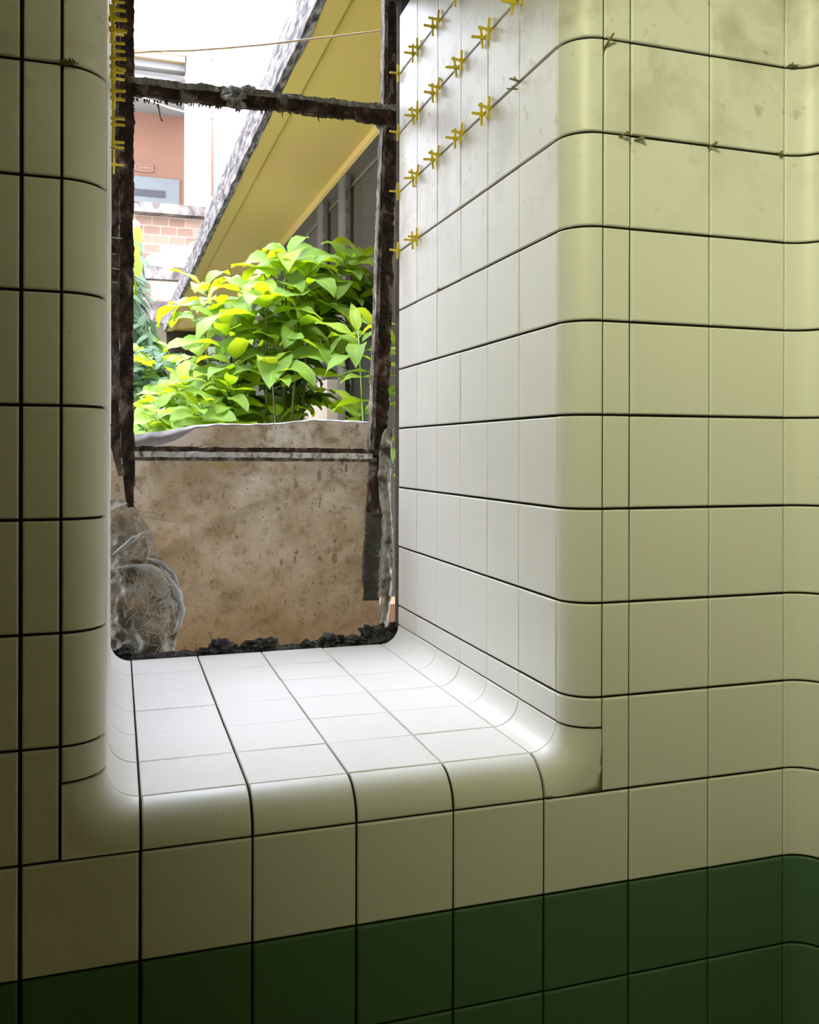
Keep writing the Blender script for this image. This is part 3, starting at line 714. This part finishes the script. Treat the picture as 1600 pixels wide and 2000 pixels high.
# ------------------------------------------------------------------ building opposite
YB = 88.0
M_STONE = simple('cream_stone', (0.27, 0.215, 0.16), 0.9, bump=0.3, bscale=6, var=0.25, vscale=0.8, col2=(0.33, 0.29, 0.25))
M_PINK = simple('pink_plaster', (0.12, 0.055, 0.03), 0.9, var=0.3, vscale=1.2, col2=(0.10, 0.05, 0.03))
M_GREYB = simple('grey_beam', (0.09, 0.085, 0.08), 0.8)
M_GREYW = simple('grey_shutter', (0.065, 0.075, 0.078), 0.6)
M_DARK = simple('dark_gap', (0.02, 0.02, 0.022), 0.8)
M_PIPE = simple('reddish_pipe', (0.13, 0.07, 0.05), 0.6)
M_LEDGE = rust_mat('stained_ledge', [(0.03, 0.022, 0.02), (0.065, 0.052, 0.046), (0.11, 0.095, 0.088), (0.19, 0.17, 0.165)], 5.0)
def brick_mat():
    m_, nt, b = new_mat('pink_ashlar'); v, g = mapping(nt, (1, 1, 1))
    sep = nt.nodes.new('ShaderNodeSeparateXYZ'); nt.links.new(v, sep.inputs[0])
    cmb = nt.nodes.new('ShaderNodeCombineXYZ'); nt.links.new(sep.outputs[0], cmb.inputs[0]); nt.links.new(sep.outputs[2], cmb.inputs[1])
    br = nt.nodes.new('ShaderNodeTexBrick'); nt.links.new(cmb.outputs[0], br.inputs['Vector'])
    br.inputs['Color1'].default_value = (0.08, 0.04, 0.025, 1); br.inputs['Color2'].default_value = (0.12, 0.075, 0.05, 1); br.inputs['Mortar'].default_value = (0.14, 0.11, 0.085, 1)
    br.inputs['Scale'].default_value = 1.0; br.inputs['Brick Width'].default_value = 0.24; br.inputs['Row Height'].default_value = 0.135; br.inputs['Mortar Size'].default_value = 0.008
    c = mix_col(nt, ramp(nt, noise_n(nt, v, 1.3, 3), [(0.5, 0.0), (0.56, 0.95)]), br.outputs[0], (0.34, 0.30, 0.25))
    nt.links.new(c, b.inputs['Base Color']); b.inputs['Roughness'].default_value = 0.9; return m_
M_ASHLAR = brick_mat()
bld = thing('stone_building', 'pale stone building across the courtyard with a recessed loggia', 'building')
def fx(px): return at(px, 300, YB).x
def fz(px, py, Y=YB): return at(px, py, Y).z
xL, xO, xR = fx(120), fx(364), fx(760)
zTop = fz(364, -260); zOt, zOb = fz(330, 104), fz(330, 404)
def fbox(name, x0, x1, z0, z1, y0, y1, mat): return box_obj(name, (x0, y0, z0), (x1, y1, z1), mat, bld)
fbox('upper_wall', xL, xO, zOt, zTop, YB, YB+3, M_STONE)
fbox('pier', xO, xR, zOb, zTop, YB, YB+3, M_STONE)
fbox('left_wall', xL, fx(200), zOb, zOt, YB, YB+3, M_STONE)
fbox('string_course', xL, xO-.0, fz(330, 72), fz(330, 66), YB-.4, YB, M_STONE)
fbox('lintel', xL, xO-.1, fz(330, 116), zOt, YB+.2, YB+1.5, simple('tan_lintel', (0.15, 0.105, 0.06), .9))
fbox('beam', xL, xO-.05, fz(330, 128), fz(330, 116), YB+1.0, YB+2.2, M_GREYB)
fbox('beam', xL, xO-.05, fz(330, 146), fz(330, 137), YB+2.0, YB+3.0, M_GREYB)
fbox('recess_ceiling', xL, xO+2, zOt, zOt+.5, YB+3, YB+19, M_GREYB)
fbox('recess_wall', xL, xO+6, zOb-1, zOt+.5, YB+18, YB+19, M_PINK)
fbox('recess_floor', xL, xO+6, zOb-1, zOb-.2, YB+.2, YB+19, M_STONE)
YQ = YB+18
def qx(px): return at(px, 300, YQ).x
sh = fbox('shutter', qx(240), qx(350), fz(310, 420, YQ), fz(310, 349, YQ), YQ-.3, YQ, M_GREYW)
box_obj('slot', (qx(262), YQ-.4, fz(300, 386, YQ)), (qx(323), YQ-.3, fz(300, 373, YQ)), M_DARK, sh)
sg_ = fbox('sign_plate', qx(263), qx(299), fz(280, 336, YQ), fz(280, 321, YQ), YQ-.15, YQ, M_PINK)
for k, (a_, b2, c_, d_) in enumerate(((263, 299, 322.2, 321), (263, 299, 336, 334.8), (263, 265, 336, 321), (297, 299, 336, 321), (273, 275, 334, 323), (276, 296, 329, 327))):
    box_obj('sign_line', (qx(a_), YQ-.2, fz(280, c_, YQ)), (qx(b2), YQ-.15, fz(280, d_, YQ)), M_PIPE, sg_)
fbox('ledge', xL, xR, fz(330, 423), fz(330, 404), YB-1.2, YB, M_LEDGE)
fbox('ashlar_wall', xL, xR, fz(330, 530), fz(330, 423), YB, YB+3, M_ASHLAR)
fbox('ledge', xL, xR, fz(320, 549), fz(320, 524), YB-1.0, YB, M_LEDGE)
fbox('ashlar_wall', xL, xR, fz(310, 590), fz(320, 549), YB, YB+3, M_ASHLAR)
fbox('plinth', xL, xR, fz(310, 632), fz(310, 590), YB-.5, YB+3, M_LEDGE)
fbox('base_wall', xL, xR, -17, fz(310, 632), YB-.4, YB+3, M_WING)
bm = bmesh.new(); tube(bm, [(fx(415), YB-.35, zTop), (fx(415), YB-.35, fz(415, 385))], .13, 10)
for py in (115, 230): tube(bm, [(fx(415), YB-.35, fz(415, py)), (fx(415), YB-.35, fz(415, py+5))], .19, 10)
link('drainpipe', bm, M_PIPE, bld)
bm = bmesh.new()   # thin ochre wedge: shade of the return painted as colour beside the bay
xa, xb = fx(434), fx(451)
vv = [bm.verts.new(W(*p)) for p in ((xa, YB-.05, fz(434, 108)), (xb, YB-.05, fz(451, 108)), (xb, YB-.05, fz(451, 48)), (xa, YB-.0, fz(434, 108)), (xb, YB-.0, fz(451, 108)), (xb, YB-.0, fz(451, 48)))]
bm.faces.new(vv[:3]); bm.faces.new(vv[3:][::-1])
for a_, b2 in ((0, 1), (1, 2), (2, 0)): bm.faces.new((vv[a_], vv[a_+3], vv[b2+3], vv[b2]))
bmesh.ops.recalc_face_normals(bm, faces=bm.faces); link('painted_return_shade', bm, M_SOFFIT, bld, smooth=False)
fbox('projecting_bay', xb, xR, fz(451, 420), zTop, YB-.9, YB, M_STONE)
box_obj('unseen_sky_block', (-14, 9, -17), (-12, YB-1, 38), simple('sky_block_brown', (0.12, 0.10, 0.075), .9), bld)  # unseen wall added to keep the low left sky off the right reveal
M_GROUND = simple('courtyard_earth', (0.10, 0.10, 0.04), 0.95, var=.2, vscale=3, col2=(0.10, 0.14, 0.03))
struct(box_obj('floor_courtyard', (-80, OUT, -18), (90, 110, -17), M_GROUND))
struct(box_obj('wall_outer_base', (-7, OUT-.3, -17), (12, OUT-.0, -10), M_DARKWALL))

# ------------------------------------------------------------------ plants
def leaf_mat(name, top, under, trans, rough=0.55):
    m_, nt, b = new_mat(name); v, g = mapping(nt, (1, 1, 1))
    vari = noise_n(nt, v, 9, 2)
    c = mix_col(nt, vari, tuple(x*.65 for x in top), tuple(min(1, x*1.3) for x in top))
    c2 = mix_col(nt, g.outputs['Backfacing'], c, under)
    uvn = nt.nodes.new('ShaderNodeTexCoord'); su = nt.nodes.new('ShaderNodeSeparateXYZ'); nt.links.new(uvn.outputs['UV'], su.inputs[0])
    au = mathn(nt, 'ABSOLUTE', su.outputs[0]); fr = mathn(nt, 'FRACT', mathn(nt, 'SUBTRACT', mathn(nt, 'MULTIPLY', su.outputs[1], 8), mathn(nt, 'MULTIPLY', au, 1.6)))
    vein = mathn(nt, 'MAXIMUM', ramp(nt, fr, [(0.0, 0.5), (0.16, 0.0)]), ramp(nt, au, [(0.02, 0.8), (0.09, 0.0)]))
    c2 = mix_col(nt, vein, c2, tuple(min(1, x*1.9+.02) for x in top))
    nt.links.new(c2, b.inputs['Base Color']); b.inputs['Roughness'].default_value = rough; b.inputs['Specular IOR Level'].default_value = 0.2
    tr = nt.nodes.new('ShaderNodeBsdfTranslucent'); nt.links.new(mix_col(nt, mathn(nt, 'MULTIPLY', vein, .6), trans, tuple(x*.45 for x in trans)), tr.inputs[0])
    mx = nt.nodes.new('ShaderNodeMixShader'); mx.inputs[0].default_value = 0.42
    nt.links.new(b.outputs[0], mx.inputs[1]); nt.links.new(tr.outputs[0], mx.inputs[2])
    nt.links.new(mx.outputs[0], nt.nodes['Material Output'].inputs[0]); return m_
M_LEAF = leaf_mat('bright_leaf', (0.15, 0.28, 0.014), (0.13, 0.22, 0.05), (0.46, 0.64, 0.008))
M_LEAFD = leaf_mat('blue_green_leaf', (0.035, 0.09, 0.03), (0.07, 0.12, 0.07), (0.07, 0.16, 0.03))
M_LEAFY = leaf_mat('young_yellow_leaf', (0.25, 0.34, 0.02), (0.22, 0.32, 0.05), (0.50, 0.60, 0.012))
M_STEM = simple('brown_stem', (0.14, 0.12, 0.05), 0.8)
M_STEMG = simple('green_stem', (0.16, 0.26, 0.06), 0.6)
def leaf_uv(bm):
    return bm.loops.layers.uv.verify()
def leaf(bm, base, d, n, L, Wd, droop=0.3, fold=0.25, mi=0, seg=6, wave=0.04):
    d = d.normalized(); s = d.cross(n).normalized(); n = s.cross(d).normalized()
    rows = []; ang = 0; p = Vector(base); step = L/seg; dd = d.copy(); ph = R.uniform(0, 6)
    for i in range(seg+1):
        t = i/seg; w = Wd*(math.sin(math.pi*min(1, t**0.8))**.75)*(1-.25*t) if 0 < t < 1 else Wd*.02
        nn = s.cross(dd).normalized()
        wv = nn*wave*L*math.sin(ph+t*9)
        rows.append([bm.verts.new(W(*(p+s*w+nn*w*fold+wv))), bm.verts.new(W(*p)), bm.verts.new(W(*(p-s*w+nn*w*fold-wv)))])
        dd = (Matrix.Rotation(-droop/seg*(0.4+1.2*t), 3, s) @ dd).normalized(); p = p+dd*step
    uv = leaf_uv(bm)
    for i, (a_, b2) in enumerate(zip(rows, rows[1:])):
        for k in range(2):
            f = bm.faces.new((a_[k], a_[k+1], b2[k+1], b2[k])); f.material_index = mi
            for lp, c_ in zip(f.loops, ((k-1, i), (k, i), (k, i+1), (k-1, i+1))): lp[uv].uv = (c_[0], c_[1]/seg)
def rosette(bm, sb, c, L, n, upd, droop=1.0, mi=None, jit=.25, wid=.30, root=None):
    L *= 1.38; c = Vector(c); upd = upd.normalized(); e1 = upd.orthogonal().normalized(); e2 = upd.cross(e1); a0 = R.uniform(0, 6)
    for k in range(n):
        lay = k/n; az = a0+k*2.4+R.uniform(-.3, .3)
        el = math.radians(8+52*lay+R.uniform(-12, 12))
        d = (e1*math.cos(az)+e2*math.sin(az))*math.cos(el)+upd*math.sin(el)
        ll = L*(1.12-.5*lay)*R.uniform(1-jit, 1+jit)
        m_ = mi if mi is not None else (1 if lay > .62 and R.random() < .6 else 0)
        st = c-upd*L*.45*(1-lay); tip = st+d*ll*.12
        tube(sb, [st, tip], .016, 4)
        leaf(bm, tip, d, upd+e1*R.uniform(-.3, .3), ll, ll*wid*R.uniform(.85, 1.15), droop*R.uniform(.5, 1.5), .22, m_)
    if root is not None and R.random() < .25:
        r = Vector(root); mid = r.lerp(c, .55)+Vector((R.uniform(-.2, .2), R.uniform(-.2, .2), .2))
        tube(sb, [r, r.lerp(mid, .5)+Vector((R.uniform(-.1, .1), 0, 0)), mid, mid.lerp(c, .6)+Vector((0, 0, .05)), c], [.07, .06, .045, .03, .02], 6)
def plant(name, label, cat, ros, root, mats, stem, up=Vector((0, 0, 1)), droop=1.0, wid=.3, mi=None):
    t = thing(name, label, cat); bm = bmesh.new(); sb = bmesh.new()
    for x, y, Y, L, n, *mm in ros:
        mk = mm[0] if mm else mi
        c = at(x, y, Y); u = (up+Vector(((c.x-root[0])*.12+R.uniform(-.25, .25), -.35+R.uniform(-.3, .3), 0)))
        rt_ = Vector(root)+Vector(((c.x-root[0])*.25, R.uniform(-.3, .3), 0))
        rosette(bm, sb, c, L, n, u, droop, mk, wid=wid, root=rt_)
    link('foliage', bm, mats, t); link('stem', sb, stem, t); return t
M_LEAF_SHADE = leaf_mat('shaded_green_leaf', (0.030, 0.075, 0.010), (0.035, 0.075, 0.02), (0.07, 0.16, 0.008))  # darker copy of the leaf: shade inside the shrub put into the colour
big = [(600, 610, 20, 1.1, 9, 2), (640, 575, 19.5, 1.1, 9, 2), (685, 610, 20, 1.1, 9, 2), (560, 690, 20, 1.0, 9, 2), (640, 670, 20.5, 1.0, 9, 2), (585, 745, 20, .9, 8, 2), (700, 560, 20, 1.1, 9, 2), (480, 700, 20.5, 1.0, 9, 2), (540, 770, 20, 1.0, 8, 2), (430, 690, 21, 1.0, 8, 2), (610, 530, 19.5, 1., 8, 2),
       (560, 492, 18, 1.0, 9), (675, 505, 18, 1.1, 10), (708, 500, 19, 1.0, 8), (470, 560, 18, 1.05, 9), (400, 560, 19, 1.0, 9), (375, 600, 20, .85, 7),
       (520, 580, 17, 1.15, 10), (600, 540, 17.5, 1.25, 10), (650, 575, 18.5, 1.3, 10), (705, 575, 19, 1.3, 9), (440, 640, 18, 1.1, 9), (500, 640, 18, 1.0, 9),
       (585, 625, 17, 1.05, 9), (545, 660, 17, 1.0, 9), (630, 640, 19, 1.2, 9), (400, 670, 19, 1.0, 8), (455, 700, 17, 1.05, 9), (530, 715, 16.5, 1.0, 9), 
       (430, 740, 18, 1.0, 8), (550, 530, 18, 1.0, 8), (610, 590, 19, 1.2, 9), (480, 600, 19, 1.0, 8)]
root = at(545, 1150, 19)
plant('leafy_shrub', 'large bright green shrub with broad drooping leaves in the middle of the window', 'shrub', big, root, [M_LEAF, M_LEAFY, M_LEAF_SHADE], M_STEM, droop=1.3, wid=.28)
plant('leafy_shrub', 'bright green shrub branch with long leaves beside the right window post', 'shrub', [(700, 650, 15, .95, 8), (728, 625, 16, .8, 6), (735, 700, 15, .9, 7), (712, 800, 16, .9, 6), (765, 760, 15, .8, 5), (768, 900, 15, .7, 5)], at(745, 1180, 17), [M_LEAF, M_LEAFY], M_STEMG, droop=1.1, wid=.2)
sm = [(R.uniform(255, 470), R.uniform(735, 835), R.uniform(16, 22), R.uniform(.5, .8), 7) for _ in range(34)]
plant('low_bush', 'low bush of small bright leaves just above the sackcloth at the left', 'bush', sm, at(360, 1150, 19), [M_LEAF, M_LEAFY], M_STEMG, droop=.8, wid=.3)
sm = [(R.uniform(250, 350), R.uniform(685, 800), R.uniform(24, 30), R.uniform(.7, 1.0), 8) for _ in range(32)]
plant('low_bush', 'darker blue-green bush behind the left frame post', 'bush', sm, at(300, 1950, 27), [M_LEAFD, M_LEAF], M_STEMG, droop=.9, wid=.26)
sm = [(R.uniform(430, 625), R.uniform(740, 850), R.uniform(18, 21), R.uniform(.7, 1.0), 8) for _ in range(15)]
plant('low_bush', 'green undergrowth below the large shrub behind the sheet hem', 'bush', sm, at(560, 1150, 21), [M_LEAF, M_LEAF], M_STEMG, droop=1.2, wid=.3)
# hanging narrow-leaved tree at the far left
t = thing('hanging_tree', 'hanging narrow-leaved tree at the far left of the courtyard', 'tree'); bm = bmesh.new(); sb = bmesh.new()
for i in range(16):
    x = R.uniform(225, 276) if i < 11 else R.uniform(255, 300); y0 = R.uniform(395, 520) if i < 11 else R.uniform(560, 640); ln = R.uniform(90, 190)
    Y = R.uniform(34, 40); pts = [at(x+R.uniform(-5, 8)*k/4, y0+ln*k/6, Y) for k in range(7)]
    tube(sb, pts, .035, 4)
    for k in range(7):
        for q in range(5):
            d = Vector((R.uniform(-1, 1), R.uniform(-.6, .6), R.uniform(-1.4, -.1)))
            leaf(bm, pts[k]+Vector((0, 0, R.uniform(-.3, .3))), d, Vector((0, -.6, 1)), R.uniform(.9, 1.5), R.uniform(.12, .2), .5, .15, 0 if R.random() < .9 else 1, 4, .01)
for (x, y) in ((268, 440), (262, 475), (270, 505), (290, 695)):
    for q in range(3):
        leaf(bm, at(x, y, 33), Vector((R.uniform(-.3, .3), 0, -1)), Vector((.2, -1, 0)), .8, .2, .2, .1, 2, 5)
link('foliage', bm, [M_LEAFD, M_LEAF, M_LEAFY], t); tr_ = at(190, 300, 37)
tube(sb, [(tr_.x, tr_.y, -17), (tr_.x+.4, tr_.y, -4), tr_], [.6, .45, .3], 8)
for k in range(6): tube(sb, [tr_+Vector((0, 0, -k*.6)), at(235+k*6, 420+k*25, 37)], [.14, .05], 5)
link('branches', sb, M_STEM, t)
